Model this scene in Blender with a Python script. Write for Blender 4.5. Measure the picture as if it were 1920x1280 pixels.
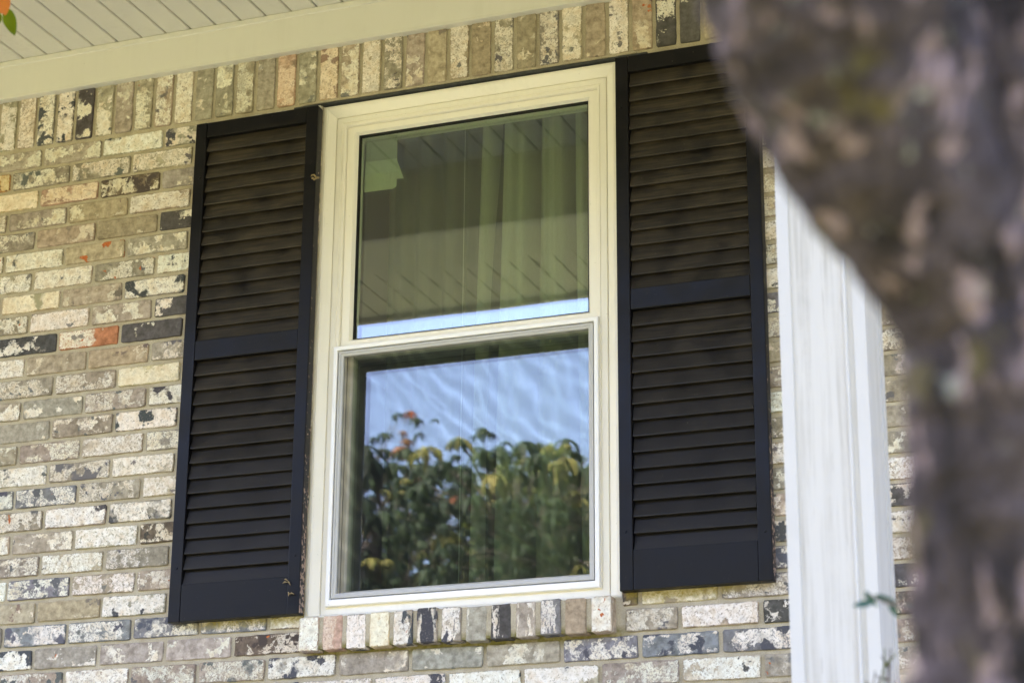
import bpy, bmesh, math, random
from mathutils import Vector, Matrix, Euler, noise as mn

# ------------------------------------------------------------------ camera, sky, sun, exposure
sc = bpy.context.scene
for o in list(bpy.data.objects):
    bpy.data.objects.remove(o)
COL = sc.collection
R = math.radians
F_PX, CAM = 4027.3, Vector((3.1864, -4.9678, -2.4944))
EUL = Euler((R(108.5284), R(-0.4043), R(20.7482)), 'XYZ')
cam_d = bpy.data.cameras.new('camera')
cam = bpy.data.objects.new('camera', cam_d); COL.objects.link(cam)
cam.location = CAM; cam.rotation_euler = EUL
cam_d.sensor_width = 36.0; cam_d.sensor_fit = 'HORIZONTAL'
cam_d.lens = F_PX / 1920 * 36.0
cam_d.clip_start = 0.05; cam_d.clip_end = 2000
cam_d.dof.use_dof = True
cam_d.dof.focus_distance = 5.7
cam_d.dof.aperture_fstop = 5.2
sc.camera = cam
SUN_EL, SUN_AZ = R(56), R(-22)          # azimuth measured from +Y (behind the house) towards +X
w = bpy.data.worlds.new('World'); sc.world = w; w.use_nodes = True
nt = w.node_tree; nt.nodes.clear()
sky = nt.nodes.new('ShaderNodeTexSky'); sky.sky_type = 'NISHITA'; sky.sun_disc = False
sky.sun_elevation = SUN_EL; sky.sun_rotation = SUN_AZ
sky.air_density = 0.9; sky.dust_density = 6.0; sky.ozone_density = 4.0
bg = nt.nodes.new('ShaderNodeBackground'); bg.inputs['Strength'].default_value = 0.15
wo = nt.nodes.new('ShaderNodeOutputWorld')
wb = nt.nodes.new('ShaderNodeMix'); wb.data_type = 'RGBA'; wb.blend_type = 'MULTIPLY'; wb.inputs[0].default_value = 1.0
wb.inputs[7].default_value = (1.17, 1.03, 1.09, 1)      # camera set for open shade: the whole sky a little warmer and less green
nt.links.new(sky.outputs[0], wb.inputs[6]); nt.links.new(wb.outputs[2], bg.inputs[0]); nt.links.new(bg.outputs[0], wo.inputs[0])
sd = bpy.data.lights.new('sun', 'SUN'); sd.energy = 3.3; sd.angle = R(0.5); sd.color = (1.0, 0.95, 0.87)
sun = bpy.data.objects.new('sun', sd); COL.objects.link(sun)
to_sun = Vector((math.sin(SUN_AZ) * math.cos(SUN_EL), math.cos(SUN_AZ) * math.cos(SUN_EL), math.sin(SUN_EL)))
sun.rotation_euler = to_sun.to_track_quat('Z', 'Y').to_euler()
sun.location = (0, 20, 20)
vs = sc.view_settings
vs.view_transform = 'Standard'; vs.look = 'None'; vs.exposure = 3.55; vs.gamma = 1.0; vs.use_curve_mapping = False
sc.cycles.max_bounces = 12; sc.cycles.diffuse_bounces = 6; sc.cycles.transparent_max_bounces = 24
sc.cycles.glossy_bounces = 4; sc.cycles.sample_clamp_indirect = 6.0
sc.cycles.use_denoising = True

rnd = random.Random(7)
RM = EUL.to_matrix()
def px(x, y, z):
    """image position of a point, in the 1920 x 1280 frame (only used to sort bricks into single ones and the mass outside the view)"""
    q = RM.transposed() @ (Vector((x, y, z)) - CAM)
    return 960 + F_PX * q.x / -q.z, 640 - F_PX * q.y / -q.z
def ray(x, y, d):
    v = RM @ Vector(((x - 960) / F_PX, -(y - 640) / F_PX, -1.0))
    return CAM + v.normalized() * d

# ------------------------------------------------------------------ helpers
def link(name, me, mat=None, parent=None, loc=None, rot=None):
    o = bpy.data.objects.new(name, me); COL.objects.link(o)
    if mat is not None:
        if not me.materials: me.materials.append(mat)
    if parent is not None: o.parent = parent
    if loc is not None: o.location = loc
    if rot is not None: o.rotation_euler = rot
    return o
def empty(name, loc=(0, 0, 0)):
    o = bpy.data.objects.new(name, None); COL.objects.link(o); o.location = loc; o.empty_display_size = .1
    return o
def tag(o, label=None, cat=None, group=None, kind=None):
    if label: o['label'] = label
    if cat: o['category'] = cat
    if group: o['group'] = group
    if kind: o['kind'] = kind
    return o
def mesh(name, vs_, fs, smooth=False):
    me = bpy.data.meshes.new(name); me.from_pydata([tuple(v) for v in vs_], [], fs); me.update()
    bm = bmesh.new(); bm.from_mesh(me); bmesh.ops.recalc_face_normals(bm, faces=bm.faces); bm.to_mesh(me); bm.free()
    if smooth:
        for p in me.polygons: p.use_smooth = True
    return me
def box_me(name, x0, x1, y0, y1, z0, z1, bev=0.0, seg=1):
    bm = bmesh.new(); bmesh.ops.create_cube(bm, size=1)
    for v in bm.verts:
        v.co = Vector(((x0 + x1) / 2 + v.co.x * (x1 - x0), (y0 + y1) / 2 + v.co.y * (y1 - y0), (z0 + z1) / 2 + v.co.z * (z1 - z0)))
    if bev: bmesh.ops.bevel(bm, geom=list(bm.edges), offset=bev, segments=seg, profile=.6, affect='EDGES')
    me = bpy.data.meshes.new(name); bm.to_mesh(me); bm.free(); return me
def ring_me(name, x0, x1, z0, z1, prof, mult=(1, 1, 1, 1), closed=False):
    """mitred rectangular frame; prof = [(inset, y)...], mult scales the inset for left, right, top, bottom"""
    vs_, fs = [], []
    n = len(prof)
    for i, y in prof:
        vs_ += [(x0 + i * mult[0], y, z0 + i * mult[3]), (x1 - i * mult[1], y, z0 + i * mult[3]),
                (x1 - i * mult[1], y, z1 - i * mult[2]), (x0 + i * mult[0], y, z1 - i * mult[2])]
    for k in range(n if closed else n - 1):
        a, b = 4 * k, 4 * ((k + 1) % n)
        for j in range(4):
            j2 = (j + 1) % 4
            fs.append((a + j, a + j2, b + j2, b + j))
    return mesh(name, vs_, fs)
def tube(pts, rad, seg=10, amp=0.0, freq=8.0, seed=0, sub=1, cap=True):
    pts = [Vector(p) for p in pts]
    P, Q = [], []
    for i in range(len(pts) - 1):      # Catmull-Rom
        p0, p1, p2, p3 = pts[max(i - 1, 0)], pts[i], pts[i + 1], pts[min(i + 2, len(pts) - 1)]
        for s in range(sub):
            t = s / sub
            P.append(.5 * ((2 * p1) + (p2 - p0) * t + (2 * p0 - 5 * p1 + 4 * p2 - p3) * t * t + (3 * p1 - p0 - 3 * p2 + p3) * t ** 3))
            Q.append(rad[i] * (1 - t) + rad[i + 1] * t)
    P.append(pts[-1]); Q.append(rad[-1])
    vs_, fs = [], []
    up = Vector((0.31, .87, .2))
    for i, p in enumerate(P):
        d = (P[min(i + 1, len(P) - 1)] - P[max(i - 1, 0)]).normalized()
        a = d.cross(up).normalized(); b = d.cross(a)
        for k in range(seg):
            an = 2 * math.pi * k / seg
            v = a * math.cos(an) + b * math.sin(an)
            r = Q[i]
            if amp:
                q = (p + v * r) * freq + Vector((seed, 0, 0))
                r *= 1 + amp * (mn.fractal(q, .6, 2.1, 5) + .5 * mn.noise(q * .35))
            vs_.append(p + v * r)
    m = len(P)
    for i in range(m - 1):
        for k in range(seg):
            k2 = (k + 1) % seg
            fs.append((i * seg + k, i * seg + k2, (i + 1) * seg + k2, (i + 1) * seg + k))
    if cap:
        fs.append(tuple(range(seg))[::-1]); fs.append(tuple((m - 1) * seg + k for k in range(seg)))
    return vs_, fs
def join(parts):
    V, F_ = [], []
    for v, f in parts:
        o = len(V); V += list(v); F_ += [tuple(i + o for i in q) for q in f]
    return V, F_

# ------------------------------------------------------------------ materials
class N:
    def __init__(s, name):
        s.m = bpy.data.materials.new(name); s.m.use_nodes = True
        s.t = s.m.node_tree; s.t.nodes.clear()
        s.out = s.t.nodes.new('ShaderNodeOutputMaterial')
    def n(s, typ, ins=None, **kw):
        nd = s.t.nodes.new('ShaderNode' + typ)
        for k, v in kw.items(): setattr(nd, k, v)
        for k, v in (ins or {}).items():
            sk = nd.inputs[k]
            if isinstance(v, bpy.types.NodeSocket): s.t.links.new(v, sk)
            else: sk.default_value = v
        return nd
    def noise(s, vec, scale, detail=3, rough=.55, dist=0.0):
        return s.n('TexNoise', {'Vector': vec, 'Scale': scale, 'Detail': detail, 'Roughness': rough, 'Distortion': dist}).outputs['Fac']
    def math(s, op, a, b=0.0, c=None, clamp=False):
        ins = {0: a, 1: b}
        if c is not None: ins[2] = c
        return s.n('Math', ins, operation=op, use_clamp=clamp).outputs[0]
    def vmath(s, op, a, b=(0, 0, 0), scale=None):
        ins = {0: a, 1: b}
        if scale is not None: ins['Scale'] = scale
        return s.n('VectorMath', ins, operation=op).outputs[0]
    def step(s, v, t, soft=.02):
        """0..1 mask where v exceeds t"""
        d = s.math('SUBTRACT', v, t)
        return s.math('MULTIPLY_ADD', d, 1.0 / (2 * soft), .5, clamp=True)
    def range(s, v, a, b, c=0.0, d=1.0):
        return s.n('MapRange', {0: v, 1: a, 2: b, 3: c, 4: d}).outputs[0]
    def mix(s, f, a, b, blend='MIX'):
        nd = s.n('Mix', {0: f}, data_type='RGBA', blend_type=blend)
        for i, v in ((6, a), (7, b)):
            if isinstance(v, bpy.types.NodeSocket): s.t.links.new(v, nd.inputs[i])
            else: nd.inputs[i].default_value = tuple(v) + (1,) if len(v) == 3 else v
        return nd.outputs[2]
    def bump(s, h, strength=.3, dist=.002, normal=None):
        ins = {'Height': h, 'Strength': strength, 'Distance': dist}
        if normal is not None: ins['Normal'] = normal
        return s.n('Bump', ins).outputs[0]
    def finish(s, shader):
        s.t.links.new(shader, s.out.inputs[0]); return s.m
    def pbr(s, col, rough=.6, spec=.5, normal=None, **kw):
        ins = {'Base Color': col if isinstance(col, bpy.types.NodeSocket) else tuple(col) + (1,), 'Roughness': rough, 'Specular IOR Level': spec}
        if normal is not None: ins['Normal'] = normal
        ins.update(kw)
        return s.n('BsdfPrincipled', ins).outputs[0]

def obco(s): return s.n('TexCoord').outputs['Object']
def geopos(s): return s.n('NewGeometry').outputs['Position']

def mat_brick(name, mode):
    s = N(name)
    def at(nm):
        return s.n('Attribute', attribute_type=mode, attribute_name=nm)
    seed = at('seed').outputs['Fac']
    base = obco(s) if mode == 'OBJECT' else geopos(s)
    off = s.n('CombineXYZ', {0: s.math('MULTIPLY', seed, 7.3), 1: s.math('MULTIPLY', seed, 3.1), 2: s.math('MULTIPLY', seed, 5.7)}).outputs[0]
    co = s.vmath('ADD', base, off)
    cn = s.n('TexNoise', {'Vector': co, 'Scale': 38.0, 'Detail': 3.0}).outputs['Color']
    wv = s.vmath('SCALE', s.vmath('SUBTRACT', cn, (.5, .5, .5)), scale=.022)
    wc = s.vmath('ADD', co, wv)
    thr = s.n('SeparateXYZ', {0: at('thr').outputs['Vector']})
    par = s.n('SeparateXYZ', {0: at('par').outputs['Vector']})     # rust threshold, patch scale, streak
    sc3 = s.n('CombineXYZ', {0: 1.0, 1: 1.0, 2: s.math('SUBTRACT', 1.0, par.outputs[2])}).outputs[0]
    st = s.vmath('MULTIPLY', wc, sc3)
    n1 = s.n('TexNoise', {'Vector': st, 'Scale': par.outputs[1], 'Detail': 7.0, 'Roughness': .60}).outputs['Fac']
    n1b = s.noise(s.vmath('ADD', st, (3.3, 1.2, 0)), 130.0, 5, .7)
    n1c = s.math('ADD', n1, s.math('MULTIPLY', s.math('SUBTRACT', n1b, .5), .20))
    n2 = s.n('TexNoise', {'Vector': s.vmath('ADD', st, (9.1, 4.2, 2.2)), 'Scale': s.math('MULTIPLY', par.outputs[1], 1.15), 'Detail': 5.0, 'Roughness': .55}).outputs['Fac']
    crisp = s.range(s.noise(s.vmath('ADD', co, (0, 7.7, 3.3)), 14.0, 2), .36, .58, 7.0, 42.0)
    def vstep(v, t): return s.math('MULTIPLY_ADD', s.math('SUBTRACT', v, t), crisp, .5, clamp=True)
    n3 = s.noise(co, 210.0, 4, .7)
    n4 = s.noise(s.vmath('ADD', wc, (1.7, 8.2, 6.6)), 26.0, 3, .5)
    fine = s.noise(co, 55.0, 5, .65)
    ca, cb, cc = at('col_a').outputs['Color'], at('col_b').outputs['Color'], at('col_c').outputs['Color']
    if mode == 'OBJECT':
        hf = s.n('SeparateXYZ', {0: at('half').outputs['Vector']}); lo = s.n('SeparateXYZ', {0: base})
        ed = s.math('MINIMUM', s.math('SUBTRACT', hf.outputs[0], s.math('ABSOLUTE', lo.outputs[0])), s.math('SUBTRACT', hf.outputs[1], s.math('ABSOLUTE', lo.outputs[2])))
        wear = s.range(s.math('ADD', ed, s.math('MULTIPLY', s.math('SUBTRACT', n1b, .5), .012)), -.001, .0042, .30, 0.0)
        n1c = s.math('ADD', s.math('SUBTRACT', n1c, wear), s.math('MULTIPLY', s.math('DIVIDE', lo.outputs[0], hf.outputs[0]), hf.outputs[2]))
    m1 = vstep(n1c, thr.outputs[0])
    pit = s.step(s.noise(s.vmath('ADD', co, (2.2, 0, 5.1)), 105.0, 5, .72), s.math('ADD', thr.outputs[2], -.005), .02)
    m1 = s.math('MULTIPLY', m1, s.math('SUBTRACT', 1.0, s.math('MULTIPLY', pit, .75)))
    m3 = s.step(n3, thr.outputs[2], .03)
    m1 = s.math('MULTIPLY', m1, s.math('SUBTRACT', 1.0, s.math('MULTIPLY', m3, .85)))
    m2 = vstep(n2, thr.outputs[1])
    m4 = s.step(n4, par.outputs[0], .01)
    under = s.mix(s.range(fine, .35, .65), s.mix(1.0, ca, (.66, .63, .58), 'MULTIPLY'), s.mix(1.0, ca, (1.25, 1.22, 1.18), 'MULTIPLY'))
    spk = s.step(n3, .66, .03)
    under = s.mix(s.math('MULTIPLY', spk, .5), under, (.08, .07, .06))
    coat = s.mix(s.range(fine, .38, .66), cb, s.mix(1.0, cb, (.82, .78, .72), 'MULTIPLY'))
    tint = s.noise(s.vmath('ADD', co, (6.1, 2.7, 0)), 31.0, 4, .6)
    coat = s.mix(s.range(tint, .50, .72, 0, .75), coat, s.mix(1.0, coat, (.78, .66, .50), 'MULTIPLY'))
    coat = s.mix(s.range(tint, .46, .30, 0, .7), coat, s.mix(1.0, coat, (.66, .67, .68), 'MULTIPLY'))
    c = s.mix(m1, under, coat)
    c = s.mix(s.math('MULTIPLY', m2, s.range(n3, .66, .58, .35, 1.0)), c, cc)
    rustc = s.mix(s.range(n3, .4, .6), (.36, .085, .025), (.50, .17, .055))
    c = s.mix(m4, c, rustc)
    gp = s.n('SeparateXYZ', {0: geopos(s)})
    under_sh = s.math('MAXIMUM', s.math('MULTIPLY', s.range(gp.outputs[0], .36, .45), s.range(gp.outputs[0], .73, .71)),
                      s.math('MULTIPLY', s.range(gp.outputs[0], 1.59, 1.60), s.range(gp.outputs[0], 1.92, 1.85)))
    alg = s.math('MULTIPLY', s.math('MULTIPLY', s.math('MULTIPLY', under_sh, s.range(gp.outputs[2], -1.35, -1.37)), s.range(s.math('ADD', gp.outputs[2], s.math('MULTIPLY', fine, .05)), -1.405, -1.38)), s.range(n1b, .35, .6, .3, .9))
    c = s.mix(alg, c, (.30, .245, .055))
    # hairline extrusion cracks across some bricks
    h = s.math('ADD', s.math('MULTIPLY', m1, .5), s.math('MULTIPLY', fine, .9))
    h = s.math('SUBTRACT', h, s.math('MULTIPLY', m3, .5))
    h = s.math('SUBTRACT', h, s.math('MULTIPLY', m4, .6))
    h = s.math('ADD', h, s.math('MULTIPLY', s.noise(co, 420.0, 3, .7), .35))
    nb = s.bump(h, .55, .0022)
    return s.finish(s.pbr(c, .88, .25, nb))

def mat_mortar():
    s = N('mortar'); p = geopos(s)
    n1 = s.noise(p, 16.0, 5, .6); n2 = s.noise(p, 330.0, 4, .75); n3 = s.noise(p, 70.0, 4, .6)
    c = s.mix(s.range(n1, .3, .7), (.41, .36, .265), (.55, .50, .385))
    c = s.mix(s.range(n2, .35, .75), c, s.mix(1.0, c, (.62, .6, .56), 'MULTIPLY'))
    sp = s.n('SeparateXYZ', {0: p})
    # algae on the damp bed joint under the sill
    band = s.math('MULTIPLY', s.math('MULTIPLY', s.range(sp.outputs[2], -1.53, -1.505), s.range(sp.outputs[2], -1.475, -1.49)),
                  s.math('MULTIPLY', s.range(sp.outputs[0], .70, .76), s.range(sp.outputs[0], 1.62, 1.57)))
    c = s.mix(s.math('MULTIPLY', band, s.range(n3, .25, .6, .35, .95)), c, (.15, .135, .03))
    nb = s.bump(s.math('ADD', s.math('MULTIPLY', n2, .6), n3), .6, .002)
    return s.finish(s.pbr(c, .95, .15, nb))

def mat_vinyl(name, col, rough=.38, dirt=.15):
    s = N(name); p = geopos(s)
    n1 = s.noise(p, 7.0, 4, .6); n2 = s.noise(s.vmath('MULTIPLY', p, (60, 60, 3)), 1.0, 4, .6); n3 = s.noise(p, 190.0, 2)
    d = s.math('MULTIPLY', s.range(n1, .45, .75), s.range(n2, .4, .7))
    c = s.mix(s.math('MULTIPLY', d, dirt), col, (.34, .31, .24))
    c = s.mix(s.math('MULTIPLY', s.step(n3, .76, .01), .6), c, (.2, .18, .15))
    return s.finish(s.pbr(c, s.range(n1, .3, .7, rough - .06, rough + .1), .45, s.bump(n1, .05, .004)))

def mat_shutter(name, col, dust_and_light=0.0, chip=.0, rough=.42, spec=.5):
    s = N(name); p = geopos(s)
    g = s.noise(s.vmath('MULTIPLY', p, (9, 60, 190)), 1.0, 4, .65)      # brush / grain along the slat
    n1 = s.noise(p, 13.0, 5, .6); n2 = s.noise(p, 230.0, 3, .7); n3 = s.noise(p, 90.0, 4, .6)
    c = s.mix(s.range(n1, .3, .7), s.mix(1.0, tuple(col) + (1,), (.75, .75, .78), 'MULTIPLY'), col)
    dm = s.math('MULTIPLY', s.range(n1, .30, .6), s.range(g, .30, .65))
    dm = s.math('MULTIPLY', dm, s.range(s.n('SeparateXYZ', {0: p}).outputs[2], -1.1, -.2, .05, 1.15))  # dust tint thinned downward, painting the bluer light on the lower slats
    c = s.mix(s.math('MULTIPLY', dm, dust_and_light), c, (.085, .066, .040))
    speck = s.step(n2, .735, .012)
    c = s.mix(s.math('MULTIPLY', speck, .75), c, (.33, .29, .22))
    if chip:
        zz = s.n('SeparateXYZ', {0: p}).outputs[2]
        c = s.mix(s.step(s.math('ADD', n3, s.range(zz, -.75, -1.3, -.09, .06)), chip, .01), c, s.mix(s.range(g, .3, .7), (.30, .20, .14), (.42, .31, .25)))
    return s.finish(s.pbr(c, s.range(n1, .3, .7, rough - .05, rough + .16), spec, s.bump(s.math('ADD', g, s.math('MULTIPLY', n3, .4)), .22, .0012)))

def mat_glass():
    s = N('window_glass')
    tr = s.n('BsdfTransparent', {'Color': (.86, .94, .82, 1)}).outputs[0]
    gl = s.n('BsdfGlossy', {'Color': (.98, .99, 1.0, 1), 'Roughness': 0.0}).outputs[0]
    wob = s.noise(geopos(s), 2.2, 1)
    s.t.links.new(s.bump(wob, .035, .02), gl.node.inputs['Normal'])
    f = s.n('LayerWeight', {'Blend': .5}).outputs['Fresnel']
    fac = s.math('MULTIPLY_ADD', f, .30, .15, clamp=True)
    return s.finish(s.n('MixShader', {0: fac, 1: tr, 2: gl}).outputs[0])

def mat_screen():
    s = N('insect_screen'); p = geopos(s)
    nz = s.n('TexNoise', {'Vector': p, 'Scale': 5.0, 'Detail': 2.0}).outputs['Color']
    q = s.vmath('ADD', p, s.vmath('SCALE', nz, scale=.16))
    wv = s.n('TexWave', {'Vector': q, 'Scale': 8.5, 'Distortion': 3.2, 'Detail': 1.0}, wave_type='BANDS', bands_direction='DIAGONAL').outputs['Fac']
    fac = s.math('MULTIPLY_ADD', s.math('POWER', wv, 2.0), -.15, .34)
    tr = s.n('BsdfTransparent', {'Color': (1, 1, 1, 1)}).outputs[0]
    df = s.n('BsdfDiffuse', {'Color': (.025, .027, .03, 1)}).outputs[0]
    return s.finish(s.n('MixShader', {0: fac, 1: tr, 2: df}).outputs[0])

def mat_cloth(name, col, transl=.35):
    s = N(name); p = geopos(s)
    g = s.noise(s.vmath('MULTIPLY', p, (300, 300, 40)), 1.0, 2)
    c = s.mix(s.range(g, .3, .7), s.mix(1.0, tuple(col) + (1,), (.86, .86, .84), 'MULTIPLY'), col)
    d = s.n('BsdfDiffuse', {'Color': c}).outputs[0]; t = s.n('BsdfTranslucent', {'Color': c}).outputs[0]
    return s.finish(s.n('MixShader', {0: transl, 1: d, 2: t}).outputs[0])

def mat_bark():
    s = N('bark'); p = geopos(s)
    q = s.vmath('MULTIPLY', p, (1, 1, .45))
    n1 = s.noise(q, 34.0, 5, .62, .6); n2 = s.noise(s.vmath('ADD', q, (4, 2, 9)), 46.0, 4, .6, .4)
    n3 = s.noise(s.vmath('ADD', p, (7, 1, 3)), 26.0, 4, .6); n4 = s.noise(p, 180.0, 4, .7)
    c = s.mix(s.range(n1, .36, .62), (.014, .0115, .0120), (.078, .063, .066))
    c = s.mix(s.math('MULTIPLY', s.step(n2, .585, .035), .9), c, (.27, .205, .21))
    n5 = s.noise(s.vmath('ADD', p, (1, 5, 2)), 48.0, 4, .65)
    c = s.mix(s.math('MULTIPLY', s.step(n5, .645, .03), .8), c, (.25, .26, .22))
    c = s.mix(s.math('MULTIPLY', s.math('SUBTRACT', 1.0, s.step(n3, .37, .03)), .75), c, (.095, .082, .025))
    c = s.mix(s.range(n4, .4, .7), c, s.mix(1.0, c, (.5, .5, .5), 'MULTIPLY'))
    return s.finish(s.pbr(c, .9, .25, s.bump(s.math('ADD', n1, s.math('MULTIPLY', n4, .4)), .9, .012)))

def mat_leaf(name, col, col2, transl=.35, vein=False):
    s = N(name); p = geopos(s)
    n1 = s.noise(p, 9.0, 3)
    r = s.n('ObjectInfo').outputs['Random']
    c = s.mix(s.range(n1, .35, .65), col, col2)
    d = s.pbr(c, .6, .15); t = s.n('BsdfTranslucent', {'Color': c}).outputs[0]
    return s.finish(s.n('MixShader', {0: transl, 1: d, 2: t}).outputs[0])

def mat_plain(name, col, rough=.8, var=.25, scale=5.0, spec=.3, bump=.2):
    s = N(name); p = geopos(s)
    n1 = s.noise(p, scale, 5, .6); n2 = s.noise(p, scale * 14, 4, .65)
    k = 1 - var
    c = s.mix(s.range(n1, .3, .7), tuple(x * k for x in col), col)
    c = s.mix(s.range(n2, .4, .75, 0, .5), c, tuple(x * k * k for x in col))
    return s.finish(s.pbr(c, rough, spec, s.bump(n2, bump, .004)))

def mat_column():
    s = N('column_painted_wood'); p = geopos(s)
    st = s.noise(s.vmath('MULTIPLY', p, (70, 70, 2.2)), 1.0, 5, .65)
    st2 = s.noise(s.vmath('MULTIPLY', p, (160, 160, 9)), 1.0, 4, .6)
    n1 = s.noise(p, 9.0, 4, .6)
    m = s.math('MULTIPLY', s.range(st, .48, .68), s.range(n1, .3, .6))
    c = s.mix(s.math('MULTIPLY', m, .55), (.52, .51, .475), (.30, .28, .235))
    c = s.mix(s.math('MULTIPLY', s.step(st2, .66, .03), .35), c, (.30, .28, .24))
    return s.finish(s.pbr(c, .62, .35, s.bump(st2, .25, .002)))

BRICK = mat_brick('brick', 'OBJECT'); BRICK_MASS = mat_brick('brick_mass', 'GEOMETRY')
MORTAR = mat_mortar()
VINYL = mat_vinyl('cream_vinyl', (.82, .79, .70)); TRIMW = mat_vinyl('column_trim', (.51, .505, .48), .45, .3); VINYL_W = mat_vinyl('white_vinyl', (.86, .86, .86), .33, .1)
SOFFIT = mat_vinyl('soffit_vinyl', (.68, .665, .61), .45, .25); FRIEZE = mat_vinyl('trim_coil', (.64, .63, .57), .4, .12)
ALU = mat_vinyl('grey_aluminium', (.46, .46, .45), .4, .1)
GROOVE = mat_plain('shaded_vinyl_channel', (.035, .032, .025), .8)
GASKET = mat_plain('black_gasket', (.012, .012, .012), .6)
PAINT = mat_shutter('shutter_frame_paint', (.0046, .0044, .0054), .04, 0, .36, .22)
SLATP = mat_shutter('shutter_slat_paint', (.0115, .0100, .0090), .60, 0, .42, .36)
SIDEP = mat_shutter('shutter_worn_edge', (.016, .015, .017), .2, .585, .6)
GLASS = mat_glass(); SCREEN = mat_screen()
SHEER = mat_cloth('sheer_curtain', (.20, .195, .16), .25); DRAPE = mat_cloth('drape', (.46, .45, .37), .06)
PAPER = mat_cloth('paper', (.78, .78, .72), .2)
SHEET2 = mat_cloth('thin_paper', (.55, .55, .50), .3)
CAULK = mat_vinyl('caulk', (.76, .73, .64), .6, .3)
LINTEL = mat_plain('lintel_steel', (.075, .080, .078), .7, .5, 40.0)
BARK = mat_bark()
COLW = mat_column()
LAWN = mat_plain('lawn', (.185, .182, .078), .95, .45, .35)
CONC = mat_plain('concrete', (.42, .40, .36), .9, .2, 3.0)
SHINGLE = mat_plain('shingle', (.10, .095, .09), .9, .4, 8.0)
ROOM = mat_plain('room_paint', (.45, .42, .36), .9, .05, 2.0)
SIDING = mat_plain('plain_wall', (.40, .36, .28), .9, .2, 3.0)
BRANCHW = mat_plain('branch_wood', (.11, .085, .065), .85, .4, 30.0)
BRANCHW_L = mat_plain('dry_leaf', (.34, .26, .13), .85, .3, 90.0)
LEAF_SHADED = mat_leaf('leaf_shade_dark', (.008, .015, .007), (.022, .034, .013), .10)  # green darkened so the crowns look shaded though the sun reaches them
LEAF_SUNLIT = mat_leaf('leaf_sunlit_yellow', (.12, .13, .03), (.20, .17, .05), .4)  # brighter yellow-green standing in for leaves that catch the sun
LEAF_RED = mat_leaf('leaf_red', (.20, .055, .025), (.15, .08, .03), .3)
LEAF_FAR = mat_leaf('leaf_far', (.075, .105, .025), (.115, .125, .032), .3)
LEAF_FAR2 = mat_leaf('leaf_far_olive', (.085, .095, .04), (.12, .11, .05), .3)
LEAF_NEAR = mat_leaf('leaf_green', (.135, .185, .004), (.095, .135, .004), .4)
LEAF_ORANGE = mat_leaf('leaf_orange', (.46, .16, .02), (.40, .11, .045), .4)
LEAF_BLUE = mat_leaf('leaf_blue_green', (.035, .095, .080), (.055, .11, .085), .2)

# ------------------------------------------------------------------ ground, house body
def ground():
    xs = [-400, -200, -100, -60] + [-40 + 4 * i for i in range(21)] + [60, 100, 200, 400]
    ys = [-400, -250, -150, -100, -70, -50, -40, -32, -26, -21, -17, -14, -11, -9, -7, -6, -5, -4, -3, -2, -1, 0, 6, 12, 25, 60, 200, 400]
    V, F_ = [], []
    for y in ys:
        for x in xs:
            if y > -1.6: z = -2.75
            elif y > -6: z = -2.75 - 1.35 * min(1, (-1.6 - y) / 3.4)
            else: z = -4.1 + max(0, -y - 14) * .035
            V.append((x, y, z + .12 * mn.noise(Vector((x * .1, y * .1, 0))) * (1 if y < -3 else 0)))
    nx = len(xs)
    for j in range(len(ys) - 1):
        for i in range(nx - 1):
            F_.append((j * nx + i, j * nx + i + 1, (j + 1) * nx + i + 1, (j + 1) * nx + i))
    o = link('ground', mesh('ground', V, F_, True), LAWN)
    tag(o, 'sloping green lawn in front of the house', kind='structure')
ground()
pf = link('porch_floor', box_me('porch_floor', -5.5, 7.5, -1.50, .0, -2.9, -2.36, .01), CONC)
tag(pf, 'concrete porch floor below the window', kind='structure')

house = empty('house', (1, 3, -2.7))
tag(house, 'house body behind the brick front wall, with shingled roof and plain rear', 'house')
def hpart(name, me, mat):
    o = link(name, me, mat, house); o.matrix_parent_inverse = house.matrix_world.inverted() if False else Matrix.Translation((-1, -3, 2.7)); return o
hpart('rear_wall', box_me('rear_wall', -5.5, 7.5, 7.8, 8.0, -2.8, .5), SIDING)
hpart('side_wall', box_me('side_wall', -5.6, -5.5, .1, 8.0, -2.8, .5), SIDING)
hpart('side_wall', box_me('side_wall', 7.5, 7.6, .1, 8.0, -2.8, .5), SIDING)
# gable roof over house and porch
V = []
for x in (-5.9, 7.9):
    V += [(x, -1.80, .20), (x, 4.0, 2.55), (x, 8.4, .60), (x, 8.4, .48), (x, 4.0, 2.40), (x, -1.80, .175)]
F_ = [(0, 1, 7, 6), (1, 2, 8, 7), (2, 3, 9, 8), (3, 4, 10, 9), (4, 5, 11, 10), (5, 0, 6, 11), (0, 1, 2, 3, 4, 5), (6, 7, 8, 9, 10, 11)]
hpart('roof', mesh('roof', V, F_), SHINGLE)
# room behind the window
V = [(-.6, .09, -2.36), (2.9, .09, -2.36), (2.9, 3.6, -2.36), (-.6, 3.6, -2.36), (-.6, .09, .34), (2.9, .09, .34), (2.9, 3.6, .34), (-.6, 3.6, .34)]
hpart('room_lining', mesh('room_lining', V, [(0, 1, 2, 3), (4, 5, 6, 7), (1, 2, 6, 5), (2, 3, 7, 6), (3, 0, 4, 7)]), ROOM)

# ------------------------------------------------------------------ brick wall
H, L = .065, .2032
X0, X1, Z0, Z1 = .715, 1.580, -1.402, .052       # window opening
wall = empty('brick_wall', (1, 0, -2.36))
tag(wall, 'mottled white, grey and charcoal brick front wall with tan mortar around the window', 'wall')
WI = Matrix.Translation((-1, 0, 2.36))
def wpart(name, me, mat, **kw):
    o = link(name, me, mat, wall, **kw); o.matrix_parent_inverse = WI; return o
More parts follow.
